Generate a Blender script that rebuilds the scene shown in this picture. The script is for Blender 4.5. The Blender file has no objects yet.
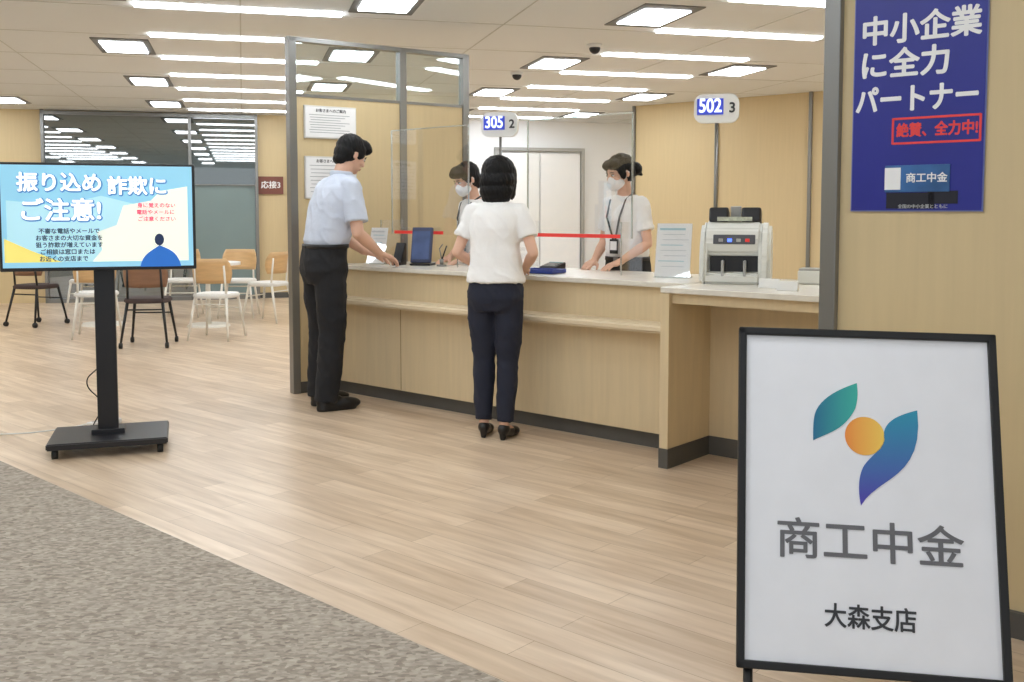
import bpy, bmesh, math, random
from mathutils import Vector, Matrix, noise
random.seed(3)
S = bpy.context.scene
S.view_settings.view_transform = 'Standard'
S.view_settings.look = 'None'
S.view_settings.exposure = 0.0
COL = S.collection
R = math.radians

# ------------------------------------------------------------ materials
def lin(c):
    return tuple(((x/255)/12.92 if x/255 <= .04045 else ((x/255+.055)/1.055)**2.4) for x in c)+(1,)
MC = {}
def mat(name, c=(200,200,200), rough=.5, metal=0, emit=0, bump=0, bscale=40, var=0, vscale=8, spec=.5, stretch=(1,1,1)):
    if name in MC: return MC[name]
    m = bpy.data.materials.new(name); m.use_nodes = True
    nt = m.node_tree; b = nt.nodes['Principled BSDF']
    b.inputs['Base Color'].default_value = lin(c)
    b.inputs['Roughness'].default_value = rough
    b.inputs['Metallic'].default_value = metal
    b.inputs['Specular IOR Level'].default_value = spec
    if emit:
        b.inputs['Emission Color'].default_value = lin(c)
        b.inputs['Emission Strength'].default_value = emit
    tc = nt.nodes.new('ShaderNodeTexCoord'); mp = nt.nodes.new('ShaderNodeMapping')
    mp.inputs['Scale'].default_value = stretch
    nt.links.new(tc.outputs['Object'], mp.inputs['Vector'])
    if var:
        n = nt.nodes.new('ShaderNodeTexNoise'); n.inputs['Scale'].default_value = vscale
        n.inputs['Detail'].default_value = 5
        nt.links.new(mp.outputs['Vector'], n.inputs['Vector'])
        r = nt.nodes.new('ShaderNodeValToRGB')
        r.color_ramp.elements[0].position = .3; r.color_ramp.elements[1].position = .7
        r.color_ramp.elements[0].color = lin(tuple(max(0,x*(1-var)) for x in c))
        r.color_ramp.elements[1].color = lin(tuple(min(255,x*(1+var)) for x in c))
        nt.links.new(n.outputs['Fac'], r.inputs['Fac']); nt.links.new(r.outputs['Color'], b.inputs['Base Color'])
    if bump:
        n = nt.nodes.new('ShaderNodeTexNoise'); n.inputs['Scale'].default_value = bscale
        n.inputs['Detail'].default_value = 4
        nt.links.new(mp.outputs['Vector'], n.inputs['Vector'])
        bp = nt.nodes.new('ShaderNodeBump'); bp.inputs['Strength'].default_value = bump
        bp.inputs['Distance'].default_value = .02
        nt.links.new(n.outputs['Fac'], bp.inputs['Height']); nt.links.new(bp.outputs['Normal'], b.inputs['Normal'])
    MC[name] = m
    return m

def glass(name, fac=.1, tint=(255,255,255), rough=0.02, diffuse=None):
    if name in MC: return MC[name]
    m = bpy.data.materials.new(name); m.use_nodes = True; nt = m.node_tree
    nt.nodes.clear()
    o = nt.nodes.new('ShaderNodeOutputMaterial')
    t = nt.nodes.new('ShaderNodeBsdfDiffuse' if diffuse else 'ShaderNodeBsdfTransparent')
    g = nt.nodes.new('ShaderNodeBsdfGlossy'); g.inputs['Roughness'].default_value = rough
    t.inputs['Color'].default_value = lin(diffuse or tint); x = nt.nodes.new('ShaderNodeMixShader')
    x.inputs[0].default_value = fac
    nt.links.new(t.outputs[0], x.inputs[1]); nt.links.new(g.outputs[0], x.inputs[2]); nt.links.new(x.outputs[0], o.inputs[0])
    MC[name] = m; return m

def floor_mat():
    m = bpy.data.materials.new('wood_plank_floor'); m.use_nodes = True; nt = m.node_tree; b = nt.nodes['Principled BSDF']
    tc = nt.nodes.new('ShaderNodeTexCoord'); mp = nt.nodes.new('ShaderNodeMapping')
    mp.inputs['Rotation'].default_value = (0,0,R(41.5))
    nt.links.new(tc.outputs['Object'], mp.inputs['Vector'])
    br = nt.nodes.new('ShaderNodeTexBrick'); br.offset = .37; br.inputs['Scale'].default_value = 1
    br.inputs['Brick Width'].default_value = .95; br.inputs['Row Height'].default_value = .125
    br.inputs['Mortar Size'].default_value = .0012; br.inputs['Bias'].default_value = 0
    br.inputs['Color1'].default_value = lin((228,207,182)); br.inputs['Color2'].default_value = lin((206,183,156))
    br.inputs['Mortar'].default_value = lin((168,143,116))
    nt.links.new(mp.outputs['Vector'], br.inputs['Vector'])
    mp2 = nt.nodes.new('ShaderNodeMapping'); mp2.inputs['Scale'].default_value = (1.4,14,1)
    nt.links.new(mp.outputs['Vector'], mp2.inputs['Vector'])
    n = nt.nodes.new('ShaderNodeTexNoise'); n.inputs['Scale'].default_value = 1.6; n.inputs['Detail'].default_value = 9; n.inputs['Distortion'].default_value=.3
    nt.links.new(mp2.outputs['Vector'], n.inputs['Vector'])
    r = nt.nodes.new('ShaderNodeValToRGB'); r.color_ramp.elements[0].position=.3; r.color_ramp.elements[1].position=.68
    r.color_ramp.elements[0].color = (.68,.61,.54,1); r.color_ramp.elements[1].color = (1.0,1.0,1.0,1)
    nt.links.new(n.outputs['Fac'], r.inputs['Fac'])
    mx = nt.nodes.new('ShaderNodeMix'); mx.data_type='RGBA'; mx.blend_type='MULTIPLY'; mx.inputs[0].default_value=.8
    nt.links.new(br.outputs['Color'], mx.inputs[6]); nt.links.new(r.outputs['Color'], mx.inputs[7])
    nt.links.new(mx.outputs[2], b.inputs['Base Color'])
    b.inputs['Roughness'].default_value = .32; b.inputs['Specular IOR Level'].default_value=.5
    return m
def carpet_mat():
    m = bpy.data.materials.new('woven_carpet'); m.use_nodes = True; nt = m.node_tree; b = nt.nodes['Principled BSDF']
    tc = nt.nodes.new('ShaderNodeTexCoord'); mp = nt.nodes.new('ShaderNodeMapping')
    mp.inputs['Rotation'].default_value=(0,0,R(42)); mp.inputs['Scale'].default_value=(1,1.6,1)
    nt.links.new(tc.outputs['Object'], mp.inputs['Vector'])
    v = nt.nodes.new('ShaderNodeTexVoronoi'); v.inputs['Scale'].default_value=55
    n = nt.nodes.new('ShaderNodeTexNoise'); n.inputs['Scale'].default_value=40; n.inputs['Detail'].default_value=5
    for q in (v,n): nt.links.new(mp.outputs['Vector'], q.inputs['Vector'])
    mx = nt.nodes.new('ShaderNodeMix'); mx.data_type='RGBA'; mx.inputs[0].default_value=.5
    nt.links.new(v.outputs['Color'], mx.inputs[6]); nt.links.new(n.outputs['Fac'], mx.inputs[7])
    bw = nt.nodes.new('ShaderNodeRGBToBW'); nt.links.new(mx.outputs[2], bw.inputs[0])
    r = nt.nodes.new('ShaderNodeValToRGB'); r.color_ramp.elements[0].position=.25; r.color_ramp.elements[1].position=.75
    r.color_ramp.elements[0].color=lin((132,122,111)); r.color_ramp.elements[1].color=lin((184,173,159))
    nt.links.new(bw.outputs[0], r.inputs['Fac']); nt.links.new(r.outputs['Color'], b.inputs['Base Color'])
    bp = nt.nodes.new('ShaderNodeBump'); bp.inputs['Strength'].default_value=.3; bp.inputs['Distance'].default_value=.008
    nt.links.new(bw.outputs[0], bp.inputs['Height']); nt.links.new(bp.outputs['Normal'], b.inputs['Normal'])
    b.inputs['Roughness'].default_value=.95; b.inputs['Specular IOR Level'].default_value=.1
    return m
def grad_mat(name, c1, c2, axis='Z', lo=0, hi=1):
    m = bpy.data.materials.new(name); m.use_nodes=True; nt=m.node_tree; b=nt.nodes['Principled BSDF']
    tc=nt.nodes.new('ShaderNodeTexCoord'); sx=nt.nodes.new('ShaderNodeSeparateXYZ'); mr=nt.nodes.new('ShaderNodeMapRange')
    r=nt.nodes.new('ShaderNodeValToRGB'); r.color_ramp.elements[0].color=lin(c1); r.color_ramp.elements[1].color=lin(c2)
    nt.links.new(tc.outputs['Object'], sx.inputs[0]); nt.links.new(sx.outputs[axis], mr.inputs['Value'])
    mr.inputs['From Min'].default_value=lo; mr.inputs['From Max'].default_value=hi
    nt.links.new(mr.outputs[0], r.inputs[0]); nt.links.new(r.outputs[0], b.inputs['Base Color'])
    b.inputs['Roughness'].default_value=.5
    return m

WOOD  = mat('birch_panel', (215,195,158), .42, var=.018, vscale=5, stretch=(7,7,.5))
WOODT = mat('birch_edge', (223,206,176), .4, var=.02, vscale=5, stretch=(.6,9,9))
WALLW = mat('birch_wall_panel', (209,188,146), .5, var=.012, vscale=5, stretch=(8,8,.4))
WHITE = mat('white_paint', (250,252,255), .6, bump=.03, bscale=60)
CEIL  = mat('ceiling_tile', (229,232,233), .85, bump=.05, bscale=120)
TOP   = mat('counter_laminate', (226,221,210), .25, var=.02, vscale=20)
KICK  = mat('charcoal_kick', (86,84,80), .5, var=.03)
STEEL = mat('aluminium_frame', (136,136,134), .35, .7, bump=.02)
BLACK = mat('black_powdercoat', (18,18,20), .45, bump=.03, bscale=200)
BPLA  = mat('black_plastic', (25,25,29), .35, bump=.02, bscale=150)
PAPER = mat('white_paper', (242,242,242), .7, var=.01)
WPLA  = mat('white_plastic', (228,228,226), .35, bump=.02)
LPLA  = mat('grey_plastic', (170,170,168), .4, bump=.02)
ACR   = glass('clear_acrylic', .10)
ACRE  = glass('acrylic_edge', .6, (225,240,240), .25)
GL    = glass('partition_glass', .12, (245,250,250))
RED   = mat('red_tape', (225,60,55), .5, emit=.15, var=.02)
GREY  = mat('grey_print', (108,108,112), .6, var=.02)
DARKP = mat('dark_print', (56,58,62), .6, var=.02)

# ------------------------------------------------------------ geometry helpers
def empty(name, loc=(0,0,0), rz=0, s=1):
    e = bpy.data.objects.new(name, None); COL.objects.link(e)
    e.location = loc; e.rotation_euler=(0,0,rz); e.scale=(s,s,s); e.empty_display_size=.1
    return e
def obj_from(bm, name, m, parent=None, smooth=False):
    me = bpy.data.meshes.new(name); bm.normal_update(); bm.to_mesh(me); bm.free()
    me.materials.append(m)
    if smooth:
        for p in me.polygons: p.use_smooth = True
    o = bpy.data.objects.new(name, me); COL.objects.link(o)
    if parent: o.parent = parent
    return o
def bm_box(bm, c, s, bev=0, rot=None):
    M = Matrix.Translation(c) @ (rot if rot else Matrix()) @ Matrix.Diagonal((s[0],s[1],s[2],1))
    r = bmesh.ops.create_cube(bm, size=1, matrix=M)
    if bev:
        es = list({e for v in r['verts'] for e in v.link_edges})
        bmesh.ops.bevel(bm, geom=es, offset=bev, segments=3, affect='EDGES', profile=.5)
def box(name, c, s, m, parent=None, bev=0, rot=None):
    bm = bmesh.new(); bm_box(bm, Vector(c), s, bev, rot)
    return obj_from(bm, name, m, parent)
def prism(name, pts, z0, z1, m, parent=None, bev=0):
    bm = bmesh.new(); vs=[bm.verts.new((x,y,z0)) for x,y in pts]; f=bm.faces.new(vs)
    r=bmesh.ops.extrude_face_region(bm, geom=[f])
    for g in r['geom']:
        if isinstance(g,bmesh.types.BMVert): g.co.z=z1
    bmesh.ops.recalc_face_normals(bm, faces=bm.faces[:])
    if bev: bmesh.ops.bevel(bm, geom=bm.edges[:], offset=bev, segments=3, affect='EDGES')
    return obj_from(bm,name,m,parent)
def flat(name, pts, y, m, parent, th=.0012):
    """flat printed shape standing in local XZ plane, facing -Y"""
    bm=bmesh.new(); vs=[bm.verts.new((x,y,z)) for x,z in pts]; f=bm.faces.new(vs)
    r=bmesh.ops.extrude_face_region(bm, geom=[f])
    for g in r['geom']:
        if isinstance(g,bmesh.types.BMVert): g.co.y=y-th
    bmesh.ops.triangulate(bm, faces=[q for q in bm.faces if len(q.verts)>4])
    bmesh.ops.recalc_face_normals(bm, faces=bm.faces[:])
    return obj_from(bm,name,m,parent)
def xprism(name, pts, x0, x1, m, parent, bev=0):
    """profile in YZ extruded along X"""
    bm=bmesh.new(); vs=[bm.verts.new((x0,y,z)) for y,z in pts]; f=bm.faces.new(vs)
    r=bmesh.ops.extrude_face_region(bm, geom=[f])
    for g in r['geom']:
        if isinstance(g,bmesh.types.BMVert): g.co.x=x1
    bmesh.ops.recalc_face_normals(bm, faces=bm.faces[:])
    if bev: bmesh.ops.bevel(bm, geom=bm.edges[:], offset=bev, segments=3, affect='EDGES')
    return obj_from(bm,name,m,parent)
def rod(bm, p0, p1, r0, r1=None, seg=14):
    p0=Vector(p0); p1=Vector(p1); r1=r0 if r1 is None else r1
    d=p1-p0; q=d.to_track_quat('Z','Y').to_matrix().to_4x4()
    bmesh.ops.create_cone(bm, cap_ends=True, segments=seg, radius1=r0, radius2=r1, depth=max(d.length,1e-5), matrix=Matrix.Translation((p0+p1)/2)@q)
def rods(name, segs, m, parent):
    bm=bmesh.new()
    for s in segs: rod(bm,*s)
    return obj_from(bm,name,m,parent,True)
def text(name, body, size, loc, m, parent, bold=0, al='CENTER', sx=1):
    offs=[(0,0)]
    if bold: offs=[(0,0),(bold,0),(-bold,0),(0,bold),(0,-bold),(bold*.7,bold*.7),(-bold*.7,bold*.7),(bold*.7,-bold*.7),(-bold*.7,-bold*.7)]
    for k,(ox,oz) in enumerate(offs):
        cu=bpy.data.curves.new(name,'FONT'); cu.body=body; cu.size=size; cu.align_x=al; cu.align_y='CENTER'
        cu.extrude=.0006; cu.materials.append(m)
        o=bpy.data.objects.new(name,cu); COL.objects.link(o); o.parent=parent
        o.location=(loc[0]+ox,loc[1]-.00002*k,loc[2]+oz); o.rotation_euler=(R(90),0,0); o.scale=(sx,1,1)
def rrect(cx,cz,w,h,r,n=5):
    p=[]
    for (sx,sz,a0) in ((1,1,0),(-1,1,90),(-1,-1,180),(1,-1,270)):
        for i in range(n+1):
            a=R(a0+90*i/n); p.append((cx+sx*(w/2-r)+r*math.cos(a), cz+sz*(h/2-r)+r*math.sin(a)))
    return p
def bez(pts, n=12):
    out=[]
    for i,(p0,c1,c2) in enumerate(pts):
        p3=pts[(i+1)%len(pts)][0]
        for k in range(n):
            t=k/n; u=1-t
            out.append(tuple(u**3*p0[j]+3*u*u*t*c1[j]+3*u*t*t*c2[j]+t**3*p3[j] for j in (0,1)))
    return out

# ------------------------------------------------------------ room shell
CH=2.7
box('floor', (0,7,-.05), (24,22,.1), floor_mat())
prism('carpet', [(-9.27,11.26),(3.5,-.60),(3.5,-3.9),(-5.2,-3.9)], 0, .006, carpet_mat())
box('ceiling', (0,7,CH+.05), (24,22,.1), CEIL)
PH=R(15)
g1=Vector((math.cos(PH),math.sin(PH))); g2=Vector((-math.sin(PH),math.cos(PH)))
def inroom(a,b):
    p=g1*a+g2*b
    return -10<p.x<9 and -2<p.y<15.9 and b<15.2
LIT = mat('led_diffuser', (242,249,255), .5, emit=13.3)
bmS=bmesh.new(); bmF=bmesh.new(); bmT=bmesh.new()
RG=Matrix.Rotation(PH,4,'Z')
for i in range(-4,5):
    a=-.95+1.92*i
    for k in range(-3,5):
        b=6.85+2.4*k
        if inroom(a,b):
            p=g1*a+g2*b
            bm_box(bmF,Vector((p.x,p.y,CH-.004)),(.45,.80,.008),0,RG)
            bm_box(bmS,Vector((p.x,p.y,CH-.012)),(.34,.55,.012),0,RG)
for i in range(-2,3):
    a=.01+3.84*i
    for k in range(-5,7):
        b=7.35+1.22*k
        if inroom(a-.7,b) and inroom(a+.7,b):
            p=g1*a+g2*b
            bm_box(bmT,Vector((p.x,p.y,CH-.008)),(1.40,.12,.014),0,RG)
obj_from(bmF,'ceiling_light_frames',mat('dark_louver',(110,110,108),.6,var=.02))
obj_from(bmS,'ceiling_light_panels',LIT)
obj_from(bmT,'ceiling_strip_lights',LIT)
bm=bmesh.new()
for i in range(-5,6):
    a=.01+1.92*i
    p=g1*a+g2*6; bm_box(bm,Vector((p.x,p.y,CH-.001)),(.010,22,.004),0,RG)
for k in range(-3,8):
    b=6.85+1.2*k+.6
    p=g2*b; bm_box(bm,Vector((p.x,p.y,CH-.001)),(22,.008,.004),0,RG)
obj_from(bm,'trim_ceiling_joint',mat('ceiling_joint',(200,201,196),.8,var=.02))
for x,y in ((.05,10.3),(.70,8.6)):
    e=empty('dome_security_camera',(x,y,CH))
    bm=bmesh.new(); rod(bm,(0,0,-.03),(0,0,-.0005),.062,.066,24); obj_from(bm,'mount_ring',WPLA,e,True)
    bm=bmesh.new(); bmesh.ops.create_uvsphere(bm,u_segments=20,v_segments=12,radius=.048,matrix=Matrix.Translation((0,0,-.035))); obj_from(bm,'dome',BPLA,e,True)

BF=Matrix.Translation((-3.8,14.8,0))@RG
def wallbox(name, frame, c, s, m, bev=0):
    o=box(name,(0,0,0),s,m,None,bev); o.location=frame@Vector(c); o.rotation_euler=frame.to_euler(); return o
wallbox('wall_back',BF,(-1.75,.1,CH/2),(9.6,.1,CH),WALLW)
wallbox('wall_back_white',BF,(7.35,.1,CH/2),(8.5,.1,CH),WHITE)
W=empty('window_1'); W.matrix_world=BF
DG=glass('tinted_glass',.30,rough=.02,diffuse=(58,76,78))
FG=mat('frosted_glass',(122,140,140),.35,spec=.6,var=.03,vscale=1)
box('dark_pane',(-1.39,.02,1.36),(2.84,.04,2.6),DG,W)
box('frosted_pane',(-.42,.0,.84),(.88,.03,1.64),FG,W)
for x in (-2.83,-.88,.05): box('mullion',(x,-.02,CH/2),(.04,.07,CH),STEEL,W)
box('rail',(-1.4,-.02,2.66),(2.9,.07,.05),STEEL,W)
box('rail_mid',(-.42,-.02,1.67),(.9,.05,.015),STEEL,W)
box('sill',(-1.4,-.02,.03),(2.9,.07,.06),STEEL,W)
D=empty('door_1'); D.matrix_world=BF
box('leaf',(.78,.02,1.05),(.42,.05,2.1),mat('door_beige',(205,180,140),.5,var=.03,stretch=(6,6,.5)),D,.004)
box('jamb_l',(.54,.0,1.32),(.05,.08,2.64),STEEL,D)
D=empty('door_2'); D.matrix_world=BF
DW=mat('door_white',(252,254,255),.45,var=.01)
box('leaf_l',(4.05,.02,1.1),(.66,.05,2.2),DW,D,.006); box('leaf_r',(4.73,.02,1.1),(.66,.05,2.2),DW,D,.006)
for x in (3.68,5.1): box('jamb',(x,0,1.12),(.05,.08,2.26),LPLA,D)
box('head',(4.39,0,2.26),(1.47,.08,.05),LPLA,D)
P=empty('room_number_sign'); P.matrix_world=BF
box('plate',(.25,.03,1.67),(.36,.02,.26),mat('sign_maroon',(120,70,58),.5,var=.02),P,.004)
text('lettering','応接3',.115,(.25,.018,1.67),PAPER,P,.002)
wallbox('baseboard_back',BF,(1.6,.04,.04),(3.1,.02,.08),KICK)
LF=Matrix.Translation((-9.9,13.1,0))@RG
wallbox('wall_left',LF,(0,-8,CH/2),(.1,16,CH),WALLW)
wallbox('baseboard_left',LF,(.06,-8,.04),(.02,16,.08),KICK)

CA=R(-40.62)
CF=Matrix.Translation((.80,5.40,0))@Matrix.Rotation(CA,4,'Z')
lx=(CF.inverted()@Vector((1.64,13.65,0))).x
wallbox('wall_office',CF,(lx+4.0,6.86,CH/2),(8,.1,CH),WALLW)
wallbox('wall_office_return',CF,(lx+.05,6.86+1.6,CH/2),(.1,3.1,CH),WALLW)
for i in range(6): wallbox('trim_office_%d'%(i+1),CF,(lx+.02+1.25*i,6.79,CH/2),(.04,.03,CH),STEEL)
wallbox('wall_right',CF,(1.53+2.3,-1.30,CH/2),(4.6,.12,CH),WALLW)
wallbox('wall_right_return',CF,(1.61,1.0,CH/2),(.12,4.48,CH),WALLW)
wallbox('trim_right_post',CF,(1.527,-1.31,CH/2),(.055,.16,CH),STEEL,.004)
wallbox('baseboard_right',CF,(1.57+2.3,-1.37,.04),(4.6,.02,.08),KICK)

# ------------------------------------------------------------ service counter
C=empty('service_counter'); C.matrix_world=CF
def slx(y): return -2.75+ (y+.07)*.26
def cprism(n,y0,y1,z0,z1,x1,m,bev=0): return prism(n,[(slx(y0),y0),(x1,y0),(x1,y1),(slx(y1),y1)],z0,z1,m,C,bev)
cprism('kick',0,.6,0,.09,.22,KICK)
cprism('lower_panel',-.04,.6,.09,.665,.22,WOOD)
cprism('upper_panel',-.03,.6,.70,.885,.22,WOOD)
cprism('ledge',-.17,.3,.652,.70,.22,WOODT,.014)
cprism('worktop',-.07,.68,.887,.915,.22,TOP,.004)
box('end_fin',(.245,.13,.4925),(.05,.95,.785),WOOD,C,.002)
box('end_fin_kick',(.245,.13,.05),(.054,.956,.1),KICK,C)
box('wing_front',(.90,.09,.485),(1.26,.04,.79),WOOD,C)
box('wing_kick',(.90,.085,.05),(1.26,.04,.1),KICK,C)
box('wing_fascia',(.90,-.30,.86),(1.26,.03,.05),WOOD,C)
box('wing_top',(.88,.13,.901),(1.32,.96,.028),TOP,C,.004)
SEAM=mat('seam',(160,132,92),.6,var=.02)
for x in (-2.0,-1.0): box('seam',(x,-.041,.38),(.003,.004,.57),SEAM,C)

# ------------------------------------------------------------ partition
pst=Vector((-1.565,7.05,0)); pdir=math.atan2(.57,.82)
PT=empty('glazed_partition',pst,pdir)
L=1.45
for n,x in (('post_front',.03),('post_mid',.90),('post_end',L)): box(n,(x,0,1.25),(.055,.07,2.5),STEEL,PT,.003)
box('head_rail',(L/2,0,2.485),(L,.07,.03),STEEL,PT); box('mid_rail',(L/2,0,2.1),(L,.05,.02),STEEL,PT)
box('glass_upper',(L/2,0,2.29),(L-.06,.01,.36),GL,PT)
box('panel_wood',(L/2,0,1.08),(L-.05,.04,2.02),WALLW,PT); box('panel_base',(L/2,0,.04),(L-.05,.05,.08),KICK,PT)
N=empty('notice_board',pst,pdir)
FR=mat('frame_silver',(215,215,212),.3,.3,var=.02); FINE=mat('fine_print',(150,152,156),.6,var=.02)
for z,h in ((1.92,.23),(1.53,.30)):
    box('frame',(.31,-.028,z),(.40,.014,h),FR,N,.002); box('sheet',(.31,-.037,z),(.385,.006,h-.018),PAPER,N)
    text('notice_title','お客さまへのご案内',.026,(.31,-.041,z+h/2-.035),DARKP,N,.0004)
    for i in range(8): box('print_line',(.30-.015*(i%3),-.0405,z+h/2-.065-i*(h-.09)/8),(.31-.04*(i%3),.001,.0035),FINE,N)

# ------------------------------------------------------------ acrylic screens
def screen(x0,x1,t0,t1,y=.35,z0=1.13,z1=1.87,tape=True):
    e=empty('acrylic_screen'); e.matrix_world=CF
    box('sheet',((x0+x1)/2,y,(z0+z1)/2),(x1-x0,.005,z1-z0),ACR,e)
    for x in (x0,x1):
        box('edge',(x,y,(z0+z1)/2),(.009,.008,z1-z0),ACRE,e)
        box('foot',(x,y,(.916+z0+.1)/2),(.008,.22,z0+.1-.916),ACR,e)
        box('foot_edge',(x,y-.11,(.916+z0+.1)/2),(.009,.004,z0+.1-.916),ACRE,e)
    box('top_edge',((x0+x1)/2,y,z1),(x1-x0,.008,.008),ACRE,e)
    if tape: box('red_tape',((t0+t1)/2,y-.004,z0+.012),(t1-t0,.006,.022),RED,e)
screen(-2.50,-1.74,-2.47,-1.98); screen(-1.22,-.42,-1.17,-.50)
screen(1.02,1.12,0,0,.1,.95,2.0,False)

# ------------------------------------------------------------ number displays
BLUE=mat('led_blue',(70,100,255),.4,emit=3)
LEDP=mat('led_pale',(215,225,255),.4,emit=1.2)
def display(x,num,win):
    e=empty('queue_number_display'); e.matrix_world=CF@Matrix.Translation((x,.6,0))@Matrix.Rotation(R(26),4,'Z')
    rods('pole',[((0,.02,.915),(0,.02,1.82),.009)],STEEL,e)
    box('foot',(0,.02,.921),(.12,.1,.012),STEEL,e,.003)
    flat('housing',rrect(0,1.885,.255,.165,.05),.03,WPLA,e,.045)
    box('screen',(-.035,-.017,1.895),(.15,.004,.092),mat('display_dark',(52,70,190),.3,emit=.35,var=.02),e)
    text('digits',num,.11,(-.035,-.021,1.897),LEDP,e,.002,sx=.8)
    text('window_number',win,.08,(.09,-.018,1.885),DARKP,e,.002)
display(-1.68,'305','2'); display(-.009,'502','3')

# ------------------------------------------------------------ items on counter
def at(x,y,z=.915,r=0): return CF@Matrix.Translation((x,y,z))@Matrix.Rotation(R(r),4,'Z')
def leaflet(x,y,r,w,h,cols,nm='leaflet_stand'):
    e=empty(nm); e.matrix_world=at(x,y,.9155,r)
    t=Matrix.Rotation(R(-14),4,'X')
    box('base_plate',(0,.03,.003),(w,.10,.005),ACRE,e)
    box('sheet',(0,h/2*.24,h/2*.97+.006),(w-.01,.002,h),PAPER,e,rot=t)
    box('cover',(0,-.004+h/2*.24,h/2*.97+.006),(w,.003,h),ACR,e,rot=t)
    for i in range(8):
        z=h*(.9-.1*i); box('print',( .01*(i%3-1),z*.25-.0055,z*.97+.004),(w*(.7-.1*(i%2)),.001,.004+.008*(i==0)),cols[i%len(cols)],e,rot=t)
PB=mat('print_teal',(160,198,206),.6,var=.02); PG=mat('print_lgrey',(205,208,211),.6,var=.02)
leaflet(-.10,.28,20,.21,.31,[PB,PG,PG])
leaflet(-2.47,.16,15,.15,.26,[PG,PB])
e=empty('card_terminal'); e.matrix_world=at(-2.10,.25,.916,25)
box('screen_body',(0,.02,.14),(.15,.03,.25),mat('navy_plastic',(62,70,100),.35,var=.03),e,.008,rot=Matrix.Rotation(R(-12),4,'X'))
box('screen_face',(0,.0,.14),(.125,.004,.2),mat('screen_dim',(84,100,140),.15,var=.1),e,rot=Matrix.Rotation(R(-12),4,'X'))
box('base',(0,.03,.008),(.15,.12,.014),BPLA,e,.003)
e=empty('signature_pad'); e.matrix_world=at(-2.27,.2,.916,20)
xprism('body',[(-.05,0),(.05,0),(.05,.15),(.03,.155),(-.03,.03),(-.05,.02)],-.035,.035,BPLA,e,.003)
e=empty('pen_stand'); e.matrix_world=at(-1.92,.27,.916)
bm=bmesh.new(); rod(bm,(0,0,0),(0,0,.012),.035); rod(bm,(0,0,.012),(0,0,.05),.012,.016); obj_from(bm,'holder',STEEL,e,True)
rods('pen',[((0,0,.04),(.02,.03,.14),.005)],BPLA,e); rods('clip',[((0,0,.05),(-.02,0,.12),.004),((-.02,0,.12),(.01,0,.15),.004)],STEEL,e)
e=empty('cash_tray'); e.matrix_world=at(-.93,.14,.916,8)
TB=mat('tray_blue',(40,60,140),.4,var=.03)
box('bottom',(0,0,.004),(.23,.16,.006),TB,e,.002)
for c,s in (((0,.08,.014),(.24,.01,.024)),((0,-.08,.014),(.24,.01,.024)),((.115,0,.014),(.01,.16,.024)),((-.115,0,.014),(.01,.16,.024))): box('rim',c,s,TB,e,.003)
e=empty('calculator'); e.matrix_world=at(-1.12,.48,.916,8)
xprism('body',[(-.07,0),(.07,0),(.07,.045),(-.07,.02)],-.06,.06,BPLA,e,.003)
for i in range(4):
    for j in range(3): box('key',(-.035+.023*i,-.045+.03*j,.028+.0054*j),(.015,.02,.006),LPLA,e)
box('lcd',(0,.05,.044),(.09,.025,.004),PB,e)
for x,y in ((.66,-.05),(.80,-.14)):
    e=empty('desk_name_plate'); e.matrix_world=at(x,y,.916,10)
    xprism('block',[(-.02,0),(.02,0),(.004,.045),(-.004,.045)],-.05,.05,WPLA,e,.001)
e=empty('banknote_counter'); e.matrix_world=at(.36,.19,.916,24)
e.scale=(1.12,1.12,1.12)
IV=mat('ivory_plastic',(222,223,218),.4,bump=.02)
PRF=[(-.15,.0),(.14,.0),(.15,.12),(.13,.22),(.06,.275),(-.04,.285),(-.10,.25),(-.14,.19),(-.165,.12),(-.165,.05)]
xprism('body',[(-.15,.0),(.15,.0),(.15,.24),(.10,.29),(-.02,.29),(-.10,.255),(-.13,.20),(-.125,.14),(-.085,.12),(-.085,.06),(-.15,.05)],-.15,.11,IV,e,.012)
xprism('side_cheek',PRF,.10,.155,IV,e,.016)
xprism('side_cheek_left',PRF,-.165,-.13,IV,e,.014)
box('stacker_slot',(-.01,-.09,.09),(.22,.03,.10),BPLA,e,.004)
box('paddle_wheel_1',(-.06,-.12,.07),(.012,.06,.08),LPLA,e,.004); box('paddle_wheel_2',(.04,-.12,.07),(.012,.06,.08),LPLA,e,.004)
box('control_strip',(-.01,-.118,.205),(.19,.02,.045),mat('panel_grey',(80,82,88),.3,var=.02),e,.004,rot=Matrix.Rotation(R(-18),4,'X'))
for i in range(4): box('button',(-.07+.04*i,-.131,.203),(.02,.006,.015),[LPLA,BLUE,LPLA,RED][i],e,.002)
box('hopper_guide_l',(-.09,.02,.31),(.09,.10,.07),BPLA,e,.01,rot=Matrix.Rotation(R(-15),4,'X'))
box('hopper_guide_r',(.06,.02,.31),(.09,.10,.07),BPLA,e,.01,rot=Matrix.Rotation(R(-15),4,'X'))
box('hopper_face',(-.015,.045,.32),(.05,.03,.08),LPLA,e,.005)
box('notes',(-.015,-.02,.30),(.16,.05,.02),mat('banknote',(190,195,180),.7,var=.1,vscale=60),e)
e=empty('receipt_paper_box'); e.matrix_world=at(.70,.36,.916,14)
box('body',(0,0,.035),(.13,.12,.07),IV,e,.008); box('lid',(0,0,.075),(.12,.11,.012),LPLA,e,.003)

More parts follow.
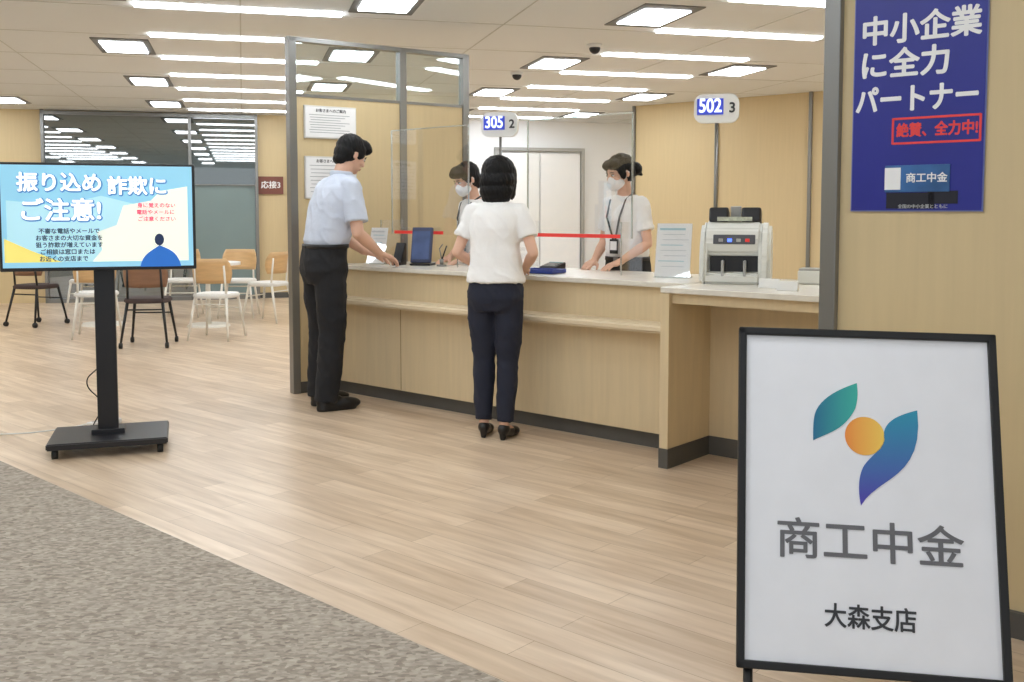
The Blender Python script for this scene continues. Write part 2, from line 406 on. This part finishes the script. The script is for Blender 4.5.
# ------------------------------------------------------------ poster
PO=empty('wall_poster'); PO.matrix_world=CF@Matrix.Translation((1.597,-1.372,.012))
NAVY=mat('poster_navy',(34,42,140),.35,var=.05,vscale=3)
box('sheet',(.202,.004,1.66),(.404,.003,.75),NAVY,PO)
box('border_light',(.202,.006,1.66),(.412,.002,.758),mat('poster_edge',(120,130,190),.5,var=.02),PO)
text('heading_1','中小企業',.096,(.205,.0015,1.853),PAPER,PO,.0028,sx=.97)
text('heading_2','に全力',.096,(.016,.0015,1.745),PAPER,PO,.0028,al='LEFT')
text('heading_3','パートナー',.092,(.198,.0015,1.632),PAPER,PO,.0028,sx=.84)
PR=mat('poster_red',(232,66,66),.5,var=.02)
text('stamp','絶賛、全力中!',.046,(.265,.0015,1.535),PR,PO,.0014,sx=.86)
for c,s in (((.262,.0015,1.575),(.266,.001,.007)),((.262,.0015,1.497),(.266,.001,.007)),((.130,.0015,1.536),(.007,.001,.082)),((.394,.0015,1.536),(.007,.001,.082))): box('stamp_frame',c,s,PR,PO)
box('card_strip',(.21,.0,1.385),(.20,.004,.085),mat('card_blue',(50,96,150),.3,var=.15,vscale=9),PO,.001)
box('card_white',(.135,-.003,1.385),(.05,.002,.07),PAPER,PO)
text('card_text','商工中金',.032,(.24,-.003,1.385),PAPER,PO,.0006)
box('suit_left',(.19,.001,1.315),(.15,.002,.05),mat('poster_dark',(14,16,34),.5,var=.1),PO)
box('suit_right',(.29,.001,1.325),(.09,.002,.04),MC['poster_dark'],PO)
text('footer','全国の中小企業とともに',.014,(.23,-.001,1.296),PG,PO)

# ------------------------------------------------------------ A-frame sign board
SB=empty('a_frame_sign_board',(.877,2.37,0),R(-9))
tilt=empty('board_panel',(0,0,.158)); tilt.parent=SB; tilt.rotation_euler=(R(-17.5),R(.8),0)
Wd,Ht=.647,.862
box('backing',(0,.012,Ht/2),(Wd-.01,.012,Ht-.01),mat('board_white',(240,241,246),.35,var=.01),tilt)
for c,s in (((0,.008,.010),(Wd,.028,.020)),((0,.008,Ht-.010),(Wd,.028,.020)),((-Wd/2+.010,.008,Ht/2),(.020,.028,Ht)),((Wd/2-.010,.008,Ht/2),(.020,.028,Ht))): box('frame',c,s,BLACK,tilt,.004)
for sx in (-1,1):
    rods('front_leg',[((sx*(Wd/2-.03),.02,.03),(sx*(Wd/2-.03),.024,-.150),.012)],BLACK,tilt)
rods('rear_legs',[((sx*(Wd/2-.05),.30,.91),(sx*(Wd/2-.05),.48,.012),.011) for sx in (-1,1)]+[((-Wd/2+.05,.448,.18),(Wd/2-.05,.448,.18),.009)],BLACK,SB)
def lp(px,py):   # artwork coordinates on the board, metres
    return ((px-875)/262*Wd, (677-py)/348*Ht)
GA=grad_mat('leaf_teal',(32,112,150),(58,180,165),'X',-.13,-.02); GB=grad_mat('leaf_blue',(78,66,175),(38,150,180),'Z',.42,.66)
leafA=bez([(lp(866,385),lp(845,393),lp(824,405)),(lp(822,424),lp(821,432),lp(821,440)),(lp(821,447),lp(836,438),lp(852,436)),(lp(864,412),lp(867,402),lp(867,395))])
leafB=bez([(lp(926,411),lp(910,416),lp(893,422)),(lp(892,438),lp(893,452),lp(882,456)),(lp(872,470),lp(866,480),lp(865,495)),(lp(868,511),lp(885,480),lp(932,482))])
flat('logo_leaf_a',leafA,.0055,GA,tilt); flat('logo_leaf_b',leafB,.0055,GB,tilt)
cc=lp(873,440); flat('logo_sun',[(cc[0]+.049*math.cos(R(a)),cc[1]+.049*math.sin(R(a))) for a in range(0,360,8)],.0055,grad_mat('sun_orange',(242,140,60),(250,212,95),'X',-.06,.05),tilt)
x,z=lp(875,550); text('brand_text','商工中金',.106,(x,.0045,z),GREY,tilt,.0014,sx=1.08)
x,z=lp(875,622); text('branch_text','大森支店',.061,(x,.0045,z),DARKP,tilt,.001,sx=.91)

# ------------------------------------------------------------ TV on stand
TV=empty('display_monitor_on_stand',(-2.185,5.38,0),R(18))
box('bezel',(-.02,0,1.262),(.975,.045,.57),BPLA,TV,.006)
SW,SH=.945,.538
scrx,scrz=-.02,1.265
def em(n,c,e=.55): return mat(n,c,.3,emit=e,var=.01)
box('screen_bg',(scrx,-.0235,scrz),(SW,.002,SH),em('scr_blue',(140,198,224),.45),TV)
CREAM=em('scr_cream',(236,240,228),.4); SKY=em('scr_sky',(176,222,236),.4); SB2=em('scr_deep',(76,136,190),.4); YEL=em('scr_yellow',(238,222,120),.4); SWH=em('scr_white',(250,252,252),.6); SRD=em('scr_red',(230,70,110),.4); SDK=em('scr_dark',(50,80,100),.1)
def sp(px,py): return (scrx+(px-98)/190*SW, scrz-(py-216)/103*SH)
flat('screen_wave',[sp(*p) for p in ((8,200),(60,205),(100,195),(140,205),(188,196),(188,262),(60,262),(50,250),(8,255))],-.0247,SKY,TV,.0004)
flat('screen_cream',[sp(*p) for p in ((90,262),(100,250),(95,232),(115,225),(122,205),(150,200),(160,190),(188,185),(188,262))],-.0252,CREAM,TV,.0004)
flat('screen_corner_y',[sp(*p) for p in ((5,262),(5,238),(30,250),(60,262))],-.0252,YEL,TV,.0004)
for (tx,px,py,sz) in (('振り込め',60,183,.104),('詐欺に',137,186,.102),('ご注意!',60,211,.125)):
    X,Z=sp(px,py); text('caption_shadow',tx,sz,(X+.003,-.0262,Z-.003),SB2,TV,.008); text('caption',tx,sz,(X,-.0280,Z),SWH,TV,.003)
for i,(tx,px,py) in enumerate((('身に覚えのない',156,205),('電話やメールに',155,212),('ご注意ください',156,219))):
    X,Z=sp(px,py); text('red_note',tx,.028,(X,-.0262,Z),SRD,TV,.0006)
for i,(tx,px,py) in enumerate((('不審な電話やメールで',68,231),('お客さまの大切な資金を',68,238),('狙う詐欺が増えています',68,245),('ご相談は窓口または',66,252),('お近くの支店まで',62,259))):
    X,Z=sp(px,py); text('note',tx,.030,(X,-.0262,Z),SDK,TV,.0007)
flat('figure_suit',bez([(sp(138,268),sp(140,256),sp(147,253)),(sp(158,246),sp(168,250),sp(177,253)),(sp(180,268),sp(170,268),sp(150,268))]),-.0262,em('scr_suit',(40,110,200),.3),TV,.0004)
flat('figure_head',[ (sp(158,240)[0]+.024*math.cos(R(a)),sp(158,240)[1]+.032*math.sin(R(a))) for a in range(0,360,15)],-.0268,em('scr_hair',(30,50,90),.1),TV,.0004)
box('mount',(0,.05,1.2),(.22,.06,.3),BPLA,TV,.004)
box('pole',(-.01,.06,.66),(.105,.05,1.24),BPLA,TV,.006)
box('collar',(-.01,.06,.095),(.17,.1,.03),BPLA,TV,.004)
prism('base',[(-.30,-.18),(.30,-.18),(.30,.28),(-.30,.28)],.05,.085,BPLA,TV,.006)
for x in (-.26,.26):
    for y in (-.14,.24):
        rods('caster',[((x-.015,y,.025),(x+.015,y,.025),.025),((x,y,.03),(x,y,.06),.01)],BLACK,TV)
PS=empty('power_strip',(-2.46,5.98,0),R(50))
box('block',(0,0,.02),(.2,.05,.03),WPLA,PS,.006)
for i in range(3): box('socket',(-.06+.06*i,0,.036),(.03,.02,.003),LPLA,PS)
def cable(name,cp,m,r,parent=None):
    cu=bpy.data.curves.new(name,'CURVE'); cu.dimensions='3D'; cu.bevel_depth=r; s_=cu.splines.new('BEZIER')
    s_.bezier_points.add(len(cp)-1)
    for b_,p_ in zip(s_.bezier_points,cp): b_.co=p_; b_.handle_left_type=b_.handle_right_type='AUTO'
    cu.materials.append(m); o=bpy.data.objects.new(name,cu); COL.objects.link(o); o.parent=parent
cable('power_cable',[(-2.52,5.91,.03),(-2.64,5.88,.008),(-2.95,5.72,.008),(-3.4,5.9,.008),(-3.9,6.3,.008)],WPLA,.004)
cable('signal_cable',[(.0,.1,1.0),(-.05,.13,.45),(-.12,.14,.36),(-.06,.22,.22),(-.12,.36,.05)],BPLA,.0035,TV)

# ------------------------------------------------------------ chairs and tables
CW=mat('chair_ply',(205,168,120),.45,var=.05,vscale=5,stretch=(1,1,6)); CB=mat('chair_walnut',(132,98,76),.45,var=.06,vscale=5,stretch=(1,1,6))
SEATW=mat('seat_white',(225,224,220),.7,bump=.1,bscale=90); SEATD=mat('seat_dark',(72,58,56),.8,bump=.1,bscale=90)
LEGW=mat('leg_cream',(226,222,212),.4,var=.01)
def chair(x,y,rz,back,seat,leg,cast=False,nm='dining_chair'):
    e=empty(nm,(x,y,0),R(rz))
    pts=[(.21*math.copysign(abs(math.cos(R(a)))**.6,math.cos(R(a))), .205*math.copysign(abs(math.sin(R(a)))**.6,math.sin(R(a)))) for a in range(0,360,10)]
    prism('seat',pts,.42,.465,seat,e,.012)
    bm=bmesh.new(); n=14; rows=5; V=[]
    for k in (0,1):
        g=[]
        for j in range(rows+1):
            t=j/rows; z=.57+.25*t; rr=.235-(.014 if k else 0); wdt=62-14*abs(t-.5)**2*4*(1 if t>.5 else .6)
            g.append([bm.verts.new((rr*math.sin(R(-wdt+2*wdt*i/n)), .03-rr*math.cos(R(-wdt+2*wdt*i/n))*1.0-.03*t, z)) for i in range(n+1)])
        V.append(g)
    for k in (0,1):
        for j in range(rows):
            for i in range(n): bm.faces.new([V[k][j][i],V[k][j][i+1],V[k][j+1][i+1],V[k][j+1][i]])
    for i in range(n):
        for j in (0,rows): bm.faces.new([V[0][j][i],V[0][j][i+1],V[1][j][i+1],V[1][j][i]])
    for j in range(rows):
        for i in (0,n): bm.faces.new([V[0][j][i],V[0][j+1][i],V[1][j+1][i],V[1][j][i]])
    bmesh.ops.recalc_face_normals(bm,faces=bm.faces[:]); obj_from(bm,'backrest',back,e,True)
    z0=.045 if cast else 0
    sg=[]
    for sx in (-1,1):
        sg.append(((sx*.16,.16,.43),(sx*.21,.23,z0),.015,.011))
        sg.append(((sx*.16,-.15,.43),(sx*.21,-.24,z0),.015,.011))
        sg.append(((sx*.16,-.14,.43),(sx*.15,-.17,.75),.012,.010))
    sg.append(((-.18,.18,.30),(.18,.18,.30),.007)) ; sg.append(((-.17,-.17,.36),(.17,-.17,.36),.007))
    rods('legs',sg,leg,e)
    if cast:
        for sx in (-1,1):
            for sy in (.23,-.24): rods('caster',[((sx*.21-.014,sy,.028),(sx*.21+.014,sy,.028),.028)],BLACK,e)
chair(-3.50,9.62,8,CB,SEATD,BLACK,True)
chair(-3.00,10.15,-6,CW,SEATW,LEGW)
chair(-2.86,11.75,70,CW,SEATW,LEGW)
chair(-5.40,11.35,-20,CB,SEATD,BLACK,True)
chair(-4.28,10.30,15,CW,SEATW,LEGW)
chair(-4.05,12.3,190,CW,SEATW,LEGW)
chair(-5.15,12.2,180,CW,SEATW,LEGW)
chair(-3.35,12.25,185,CW,SEATW,LEGW)
for x,y in ((-3.42,11.25),(-4.65,11.35)):
    e=empty('round_table',(x,y,0))
    bm=bmesh.new(); rod(bm,(0,0,.69),(0,0,.72),.36,.36,40); obj_from(bm,'top',mat('table_white',(238,237,234),.35,var=.01),e)
    bm=bmesh.new(); rod(bm,(0,0,.02),(0,0,.69),.03,.025); obj_from(bm,'stem',LEGW,e,True)
    bm=bmesh.new(); rod(bm,(0,0,0),(0,0,.025),.24,.22,32); obj_from(bm,'foot',LEGW,e)

# ------------------------------------------------------------ people
SKIN=mat('skin',(222,178,154),.55,bump=.02,bscale=80,var=.02); HAIR=mat('black_hair',(11,10,12),.5,bump=.25,bscale=60,stretch=(4,4,.6),spec=.25)
def cap(bm,pts,rad):
    for i,p in enumerate(pts):
        bmesh.ops.create_icosphere(bm,subdivisions=2,radius=rad[i],matrix=Matrix.Translation(p))
        if i: rod(bm,pts[i-1],p,rad[i-1],rad[i],16)
def ell(bm,c,r,M=None):
    m=(M if M else Matrix())@Matrix.Translation(c)@Matrix.Diagonal((r[0],r[1],r[2],1))
    bmesh.ops.create_icosphere(bm,subdivisions=3,radius=1,matrix=m)
def loft(bm,secs,n=28,pw=.85):
    rings=[]
    for (x,y,z,rx,ry) in secs:
        ring=[]
        for i in range(n):
            a=2*math.pi*i/n; c_,s_=math.cos(a),math.sin(a)
            ring.append(bm.verts.new((x+rx*math.copysign(abs(c_)**pw,c_), y+ry*math.copysign(abs(s_)**pw,s_), z)))
        rings.append(ring)
    for a,b in zip(rings,rings[1:]):
        for i in range(n): bm.faces.new([a[i],a[(i+1)%n],b[(i+1)%n],b[i]])
    bm.faces.new(rings[0][::-1]); bm.faces.new(rings[-1])
def remesh(bm,name,m,parent,vox=.008,it=4,floorz=None,fold=None):
    bmesh.ops.recalc_face_normals(bm,faces=bm.faces[:])
    me=bpy.data.meshes.new(name+'_src'); bm.to_mesh(me); bm.free()
    o=bpy.data.objects.new(name+'_src',me); COL.objects.link(o)
    md=o.modifiers.new('r','REMESH'); md.mode='VOXEL'; md.voxel_size=vox; md.use_smooth_shade=True
    sm=o.modifiers.new('s','SMOOTH'); sm.factor=.5; sm.iterations=it
    dg=bpy.context.evaluated_depsgraph_get(); ev=o.evaluated_get(dg); nm=bpy.data.meshes.new_from_object(ev)
    bpy.data.objects.remove(o)
    if fold:
        amp,fx,fy,fz=fold
        nn=[v.normal.copy() for v in nm.vertices]
        for v,n_ in zip(nm.vertices,nn):
            c=v.co; q=Vector((c.x*fx+c.z*fx*.35,c.y*fy,c.z*fz+c.x*fz*.4))
            w_=noise.noise(q)+.5*noise.noise(q*2.1)
            r_=1-abs(noise.noise(q*1.3+Vector((5,3,1))))*2.2
            v.co=c+n_*amp*(.6*w_+.5*max(0,r_)**2)
    if floorz is not None:
        for v in nm.vertices:
            if v.co.z<floorz: v.co.z=floorz
    nm.materials.clear(); nm.materials.append(m); nm.name=name
    for p in nm.polygons: p.use_smooth=True
    r=bpy.data.objects.new(name,nm); COL.objects.link(r); r.parent=parent; return r
def hand(bm,w,d,n,side,k=1.0,curl=18):
    d=Vector(d).normalized(); n=Vector(n); n=(n-d*n.dot(d)).normalized(); s=d.cross(n).normalized()*side
    w=Vector(w); cap(bm,[w-d*.02,w+d*.02],[.026*k,.024*k])
    F=[(.031,.088,(.042,.026,.020)),(.010,.094,(.046,.029,.021)),(-.012,.090,(.042,.027,.020)),(-.032,.080,(.033,.021,.018))]
    for off,kn,ls in F:
        kp=w+d*kn*k+s*off*k
        cap(bm,[w+d*.02*k+s*off*.6*k,kp],[.016*k,.0125*k])
        cap(bm,[w+d*.04*k+s*off*.75*k+n*.004,kp-d*.01+n*.003],[.015*k,.012*k])
        p=kp; a=R(curl*.6); spl=off*1.6
        pts=[p]
        for i,l in enumerate(ls):
            dd=(d*math.cos(a)+n*math.sin(a)+s*spl).normalized(); p=p+dd*l*k; pts.append(p); a+=R(curl)
        cap(bm,pts,[.0095*k,.0085*k,.008*k,.0068*k])
    p0=w+d*.025*k+s*.022*k; t1=(d*.65+s*.7+n*.3).normalized(); p1=p0+t1*.04*k; t2=(d*.85+s*.4+n*.35).normalized(); p2=p1+t2*.032*k; p3=p2+(d*.9+s*.15+n*.4).normalized()*.024*k
    cap(bm,[p0,p1,p2,p3],[.017*k,.012*k,.0098*k,.008*k])

def person(name,loc,f,s,top,pants,lean=.05,fem=True,arms=None,yaw=0,pitch=0,hair='short',mask=False,lanyard=False,feet=None,heels=False,sleeve=.62,roll=0,tuck=True,slim=1.0):
    th=math.atan2(-f[0],f[1]); E=empty(name,loc,th,s)
    sh=.165*slim if fem else .188; L_=lean
    prof=([(.0,.90,.16,.115),(.0,.98,.155,.11),(.12,1.08,.125,.095),(.35,1.20,.135,.105),(.58,1.31,.152*slim,.115),(.74,1.39,.15*slim,.095),(.84,1.445,.10,.07),(.9,1.48,.055,.052)] if fem else
          [(.0,.90,.158,.115),(.0,.98,.155,.11),(.12,1.08,.150,.108),(.35,1.20,.162,.118),(.58,1.31,.180,.125),(.74,1.40,.175,.105),(.84,1.455,.11,.075),(.9,1.49,.062,.06)])
    secs=[(0,L_*a,z,rx,ry) for a,z,rx,ry in prof]
    piv=Vector((0,L_+.01,1.525))
    MH=Matrix.Translation(piv)@Matrix.Rotation(R(yaw),4,'Z')@Matrix.Rotation(R(pitch),4,'X')@Matrix.Rotation(R(roll),4,'Y')
    bm=bmesh.new()
    loft(bm,[(x,y,z,rx*.93,ry*.93) for x,y,z,rx,ry in secs])
    nr=.045 if fem else .056
    cap(bm,[Vector((0,L_*.86,1.45)),MH@Vector((0,-.012,.045))],[nr+.006,nr])
    ell(bm,(0,-.006,.127),(.074,.094,.088),MH); ell(bm,(0,.018,.085),(.066,.078,.075),MH)
    ell(bm,(0,.030,.042),(.048 if fem else .054,.056,.046),MH); ell(bm,(0,.072,.018),(.02,.018,.016),MH)
    for sx in (-1,1):
        ell(bm,(sx*.075,-.006,.098),(.010,.019,.031),MH); ell(bm,(sx*.038,.062,.078),(.024,.024,.022),MH)
    cap(bm,[MH@Vector((0,.088,.118)),MH@Vector((0,.106,.083))],[.008,.0125])
    for sx in (-1,1): ell(bm,(sx*.011,.098,.078),(.008,.01,.007),MH)
    ell(bm,(0,.088,.046),(.022,.010,.010),MH)
    for i,sx in enumerate((-1,1)):
        shp=Vector((sx*(sh-.01),L_*.76,1.405)); el,wr,hd,nn=arms[i]; el=Vector(el); wr=Vector(wr)
        q=.86 if fem else 1.0
        cap(bm,[Vector((sx*.08,L_*.78,1.42)),shp,shp.lerp(el,.5),el,el.lerp(wr,.35),wr],[.05*q,.052*q,.044*q,.038*q,.040*q,.026*q])
        d_=Vector(hd).normalized(); n_=Vector(nn); s0=d_.cross((n_-d_*n_.dot(d_)).normalized())
        hand(bm,wr,hd,nn,1 if s0.x*sx<0 else -1,.92 if fem else 1.0)
    remesh(bm,'body_skin',SKIN,E,.0048,3)
    # shirt: tucked inside the waistband or hanging over it
    bm=bmesh.new()
    low=[(0,L_*.10,1.025,.155 if not fem else .142,.112),(0,L_*.13,1.07,.172 if not fem else .152,.128)] if tuck else [(0,0,.975,.182,.142),(0,L_*.04,1.00,.180,.141),(0,L_*.12,1.07,.164,.126)]
    loft(bm,low+[(x,y,z,rx+.014,ry+.015) for x,y,z,rx,ry in secs[3:-1]]+[(0,L_*.88,1.468 if fem else 1.485,.068 if fem else .07,.062)])
    for i,sx in enumerate((-1,1)):
        shp=Vector((sx*(sh-.01),L_*.76,1.405)); el=Vector(arms[i][0])
        q=.88 if fem else 1.0
        cap(bm,[Vector((sx*.07,L_*.78,1.415)),shp],[.058*q,.062*q])
        e1=shp.lerp(el,sleeve); rod(bm,shp,e1,.061*q,.068*q,20)
    remesh(bm,'shirt',top,E,.007,4,fold=(.011,9,9,6))
    if not fem:
        bm=bmesh.new(); y=L_*.9
        for a in range(-150,151,12):
            x_=.066*math.sin(R(a)); y_=-.062*math.cos(R(a))
            ell(bm,(x_,y+y_,1.494-.012*(abs(a)/150)),(.013,.011,.024))
        remesh(bm,'collar',top,E,.006,3)
    bm=bmesh.new()
    loft(bm,[(0,0,.80,.15,.115),(0,0,.88,.178 if fem else .180,.136),(0,.0,.95,.170 if fem else .176,.128),(0,L_*.08,1.045,.156 if fem else .174,.124)])
    ft=feet or [(-.085,0),(.085,0)]
    for i,sx in enumerate((-1,1)):
        fx,fy=ft[i]; hp=Vector((sx*.085,0,.86)); kn=Vector((sx*.035+fx*.6,fy*.5+.015,.49)); an=Vector((fx,fy-.025,.10))
        rr=(.095,.09,.068,.066,.052) if fem else (.098,.097,.083,.080,.074)
        cap(bm,[hp,hp.lerp(kn,.4),kn,kn.lerp(an,.35)],rr[:4]); rod(bm,kn.lerp(an,.35),an+Vector((0,0,-.045 if not fem else .01)),rr[3],rr[4],20)
    remesh(bm,'trousers',pants,E,.008,4,fold=(.010,8,8,7))
    if tuck:
        bm=bmesh.new(); loft(bm,[(0,L_*.08,1.022,.180 if not fem else .162,.130),(0,L_*.09,1.048,.178 if not fem else .160,.129)]); obj_from(bm,'belt',BLACK,E,True)
        box('buckle',(0,L_*.09+.131,1.035),(.04,.006,.032),STEEL,E,.003)
    for i,sx in enumerate((-1,1)):
        fx,fy=ft[i]; T=Matrix.Translation((fx,fy,0))@Matrix.Rotation(R(-8*sx),4,'Z')
        bm=bmesh.new()
        if heels:
            cap(bm,[T@Vector((0,-.035,.14)),T@Vector((0,-.03,.07)),T@Vector((0,.05,.045)),T@Vector((0,.10,.03))],[.032,.03,.03,.024]); remesh(bm,'foot',SKIN,E,.006,3)
            bm=bmesh.new()
            ell(bm,(0,-.035,.065),(.038,.048,.040),T); ell(bm,(0,.10,.028),(.044,.066,.032),T)
            cap(bm,[T@Vector((0,-.03,.055)),T@Vector((0,.05,.036)),T@Vector((0,.12,.018))],[.034,.035,.026])
            cap(bm,[T@Vector((0,-.05,.05)),T@Vector((0,-.052,.008))],[.026,.018])
        else:
            ell(bm,(0,-.03,.045),(.042,.058,.05),T); ell(bm,(0,.09,.036),(.050,.115,.042),T); ell(bm,(0,.02,.05),(.042,.08,.048),T)
            cap(bm,[T@Vector((0,-.045,.018)),T@Vector((0,.13,.018))],[.044,.046])
        remesh(bm,'shoe',mat('shoe_leather',(20,19,20),.3,bump=.02),E,.0055,3,0.0)
    bm=bmesh.new()
    ell(bm,(0,-.020,.142),(.087,.099,.091),MH)
    if hair=='short':
        ell(bm,(0,-.040,.095),(.082,.074,.078),MH); ell(bm,(0,-.058,.045),(.062,.042,.045),MH)
        ell(bm,(0,.045,.188),(.070,.058,.042),MH); ell(bm,(.02,.068,.176),(.056,.038,.034),MH); ell(bm,(-.03,.064,.174),(.050,.038,.032),MH)
        for sx in (-1,1): ell(bm,(sx*.073,.020,.128),(.013,.036,.048),MH)
    elif hair=='bob':
        ell(bm,(0,-.022,.135),(.104,.104,.100),MH)
        ell(bm,(0,-.03,.07),(.112,.092,.10),MH); ell(bm,(0,-.032,.01),(.108,.078,.08),MH); ell(bm,(0,-.035,-.035),(.092,.06,.05),MH)
        for sx in (-1,1): ell(bm,(sx*.086,.02,.07),(.022,.050,.11),MH)
        ell(bm,(0,.06,.18),(.06,.035,.03),MH)
    else:
        ell(bm,(0,-.038,.10),(.079,.070,.078),MH); ell(bm,(0,-.128,.092),(.046,.044,.048),MH)
        ell(bm,(-.02,.052,.180),(.060,.048,.036),MH); ell(bm,(.03,.055,.172),(.050,.042,.036),MH)
        for sx in (-1,1): ell(bm,(sx*.074,.026,.118),(.012,.032,.055),MH)
        cap(bm,[MH@Vector((.0,-.13,.08)),MH@Vector((0,-.165,.04))],[.024,.010])
    remesh(bm,'hair',HAIR,E,.0055,2,fold=(.006,55,55,6))
    bm=bmesh.new()
    for sx in (-1,1): ell(bm,(sx*.031,.0815,.108),(.0145,.009,.0065),MH)
    obj_from(bm,'eyes',mat('eye_white',(235,232,228),.2,var=.01),E,True)
    bm=bmesh.new()
    for sx in (-1,1): ell(bm,(sx*.031,.0885,.1075),(.0065,.0035,.0062),MH)
    obj_from(bm,'irises',mat('iris',(30,20,18),.15,var=.01),E,True)
    bm=bmesh.new()
    for sx in (-1,1):
        cap(bm,[MH@Vector((sx*.016,.092,.127)),MH@Vector((sx*.032,.090,.131)),MH@Vector((sx*.047,.080,.126))],[.0028,.0032,.002])
        cap(bm,[MH@Vector((sx*.018,.089,.1135)),MH@Vector((sx*.031,.0895,.1165)),MH@Vector((sx*.045,.081,.112))],[.0018,.0022,.0016])
    obj_from(bm,'brows',HAIR,E,True)
    if mask:
        bm=bmesh.new(); ell(bm,(0,.052,.052),(.066,.066,.052),MH); ell(bm,(0,.085,.075),(.030,.034,.032),MH); ell(bm,(0,.07,.03),(.047,.042,.037),MH)
        remesh(bm,'face_mask',mat('mask_white',(240,242,245),.8,bump=.05),E,.006,4)
        bm=bmesh.new()
        for sx in (-1,1):
            cap(bm,[MH@Vector((sx*.060,.05,.075)),MH@Vector((sx*.082,.0,.115)),MH@Vector((sx*.084,-.02,.10)),MH@Vector((sx*.060,.045,.035))],[.0018]*4)
        obj_from(bm,'mask_loops',MC['mask_white'],E,True)
    else:
        bm=bmesh.new(); ell(bm,(0,.0955,.0505),(.021,.0045,.0035),MH); ell(bm,(0,.0945,.0435),(.018,.005,.0045),MH)
        obj_from(bm,'lips',mat('lips',(190,110,100),.45,var=.02),E,True)
    if lanyard:
        bm=bmesh.new()
        for sx in (-1,1):
            cap(bm,[Vector((sx*.058,L_*.9-.02,1.487)),Vector((sx*.066,L_*.85+.080,1.435)),Vector((sx*.055,L_*.6+.142,1.32)),Vector((sx*.01,L_*.35+.138,1.17))],[.0068]*4)
        obj_from(bm,'lanyard',BLACK,E,True)
        box('id_card',(0,L_*.35+.142,1.12),(.07,.006,.10),BPLA,E,.003); box('id_insert',(0,L_*.35+.146,1.125),(.055,.003,.06),PAPER,E)
    return E
SH_M=mat('shirt_lightblue',(204,212,228),.75,bump=.3,bscale=14,var=.02)
SH_W=mat('blouse_white',(242,241,240),.8,bump=.3,bscale=14,var=.01)
PN_B=mat('trousers_black',(22,23,28),.8,bump=.3,bscale=14,var=.05)
PN_N=mat('trousers_navy',(27,32,50),.8,bump=.3,bscale=14,var=.05)
dn=(0,0,-1)
person('man',(-1.23,6.55,0),(.80,.60),1.03,SH_M,PN_B,lean=.145,fem=False,
  arms=[((-.235,.17,1.13),(-.13,.37,.985),(.25,.9,-.28),(0,-.3,-1)),((.25,.11,1.12),(.15,.32,.985),(-.2,.9,-.30),(0,-.3,-1))],
  yaw=2,pitch=-28,hair='short',feet=[(-.10,.03),(.10,-.02)],sleeve=.76)
person('woman',(-.095,5.68,0),(.26,.966),.915,SH_W,PN_N,lean=.05,fem=True,
  arms=[((-.245,-.01,1.155),(-.14,.19,1.045),(.3,.9,-.15),dn),((.245,-.01,1.155),(.14,.19,1.045),(-.3,.9,-.15),dn)],
  yaw=0,pitch=-12,hair='bob',feet=[(-.075,.02),(.075,-.02)],heels=True,sleeve=.62,tuck=False)
person('bank_teller',(.765,6.62,0),(-.70,-.71),.95,SH_W,PN_B,lean=.04,fem=True,slim=.9,
  arms=[((-.20,.04,1.14),(-.11,.23,1.02),(.2,.9,-.25),dn),((.20,.02,1.14),(.12,.22,1.02),(-.2,.9,-.25),dn)],
  yaw=-18,pitch=-18,hair='bun',mask=True,lanyard=True,sleeve=.66)
person('bank_teller',(-.22,7.30,0),(-.80,-.60),.94,SH_W,PN_B,lean=.08,fem=True,slim=.9,
  arms=[((-.20,.04,1.14),(-.11,.23,1.02),(.2,.9,-.25),dn),((.20,.02,1.14),(.12,.22,1.02),(-.2,.9,-.25),dn)],
  yaw=-8,pitch=-26,hair='short',mask=True,lanyard=True,sleeve=.66)

# ------------------------------------------------------------ world + camera
w=bpy.data.worlds.new('World'); S.world=w; w.use_nodes=True
w.node_tree.nodes['Background'].inputs[0].default_value=(.90,.95,1,1); w.node_tree.nodes['Background'].inputs[1].default_value=.85
cam=bpy.data.cameras.new('camera'); co=bpy.data.objects.new('camera',cam); COL.objects.link(co)
co.location=(0,0,1.295); co.rotation_euler=(R(86),0,0)
cam.sensor_width=36; cam.lens=1003/1024*36; cam.shift_y=-(130-69.9)/1024; cam.clip_start=.05
S.camera=co
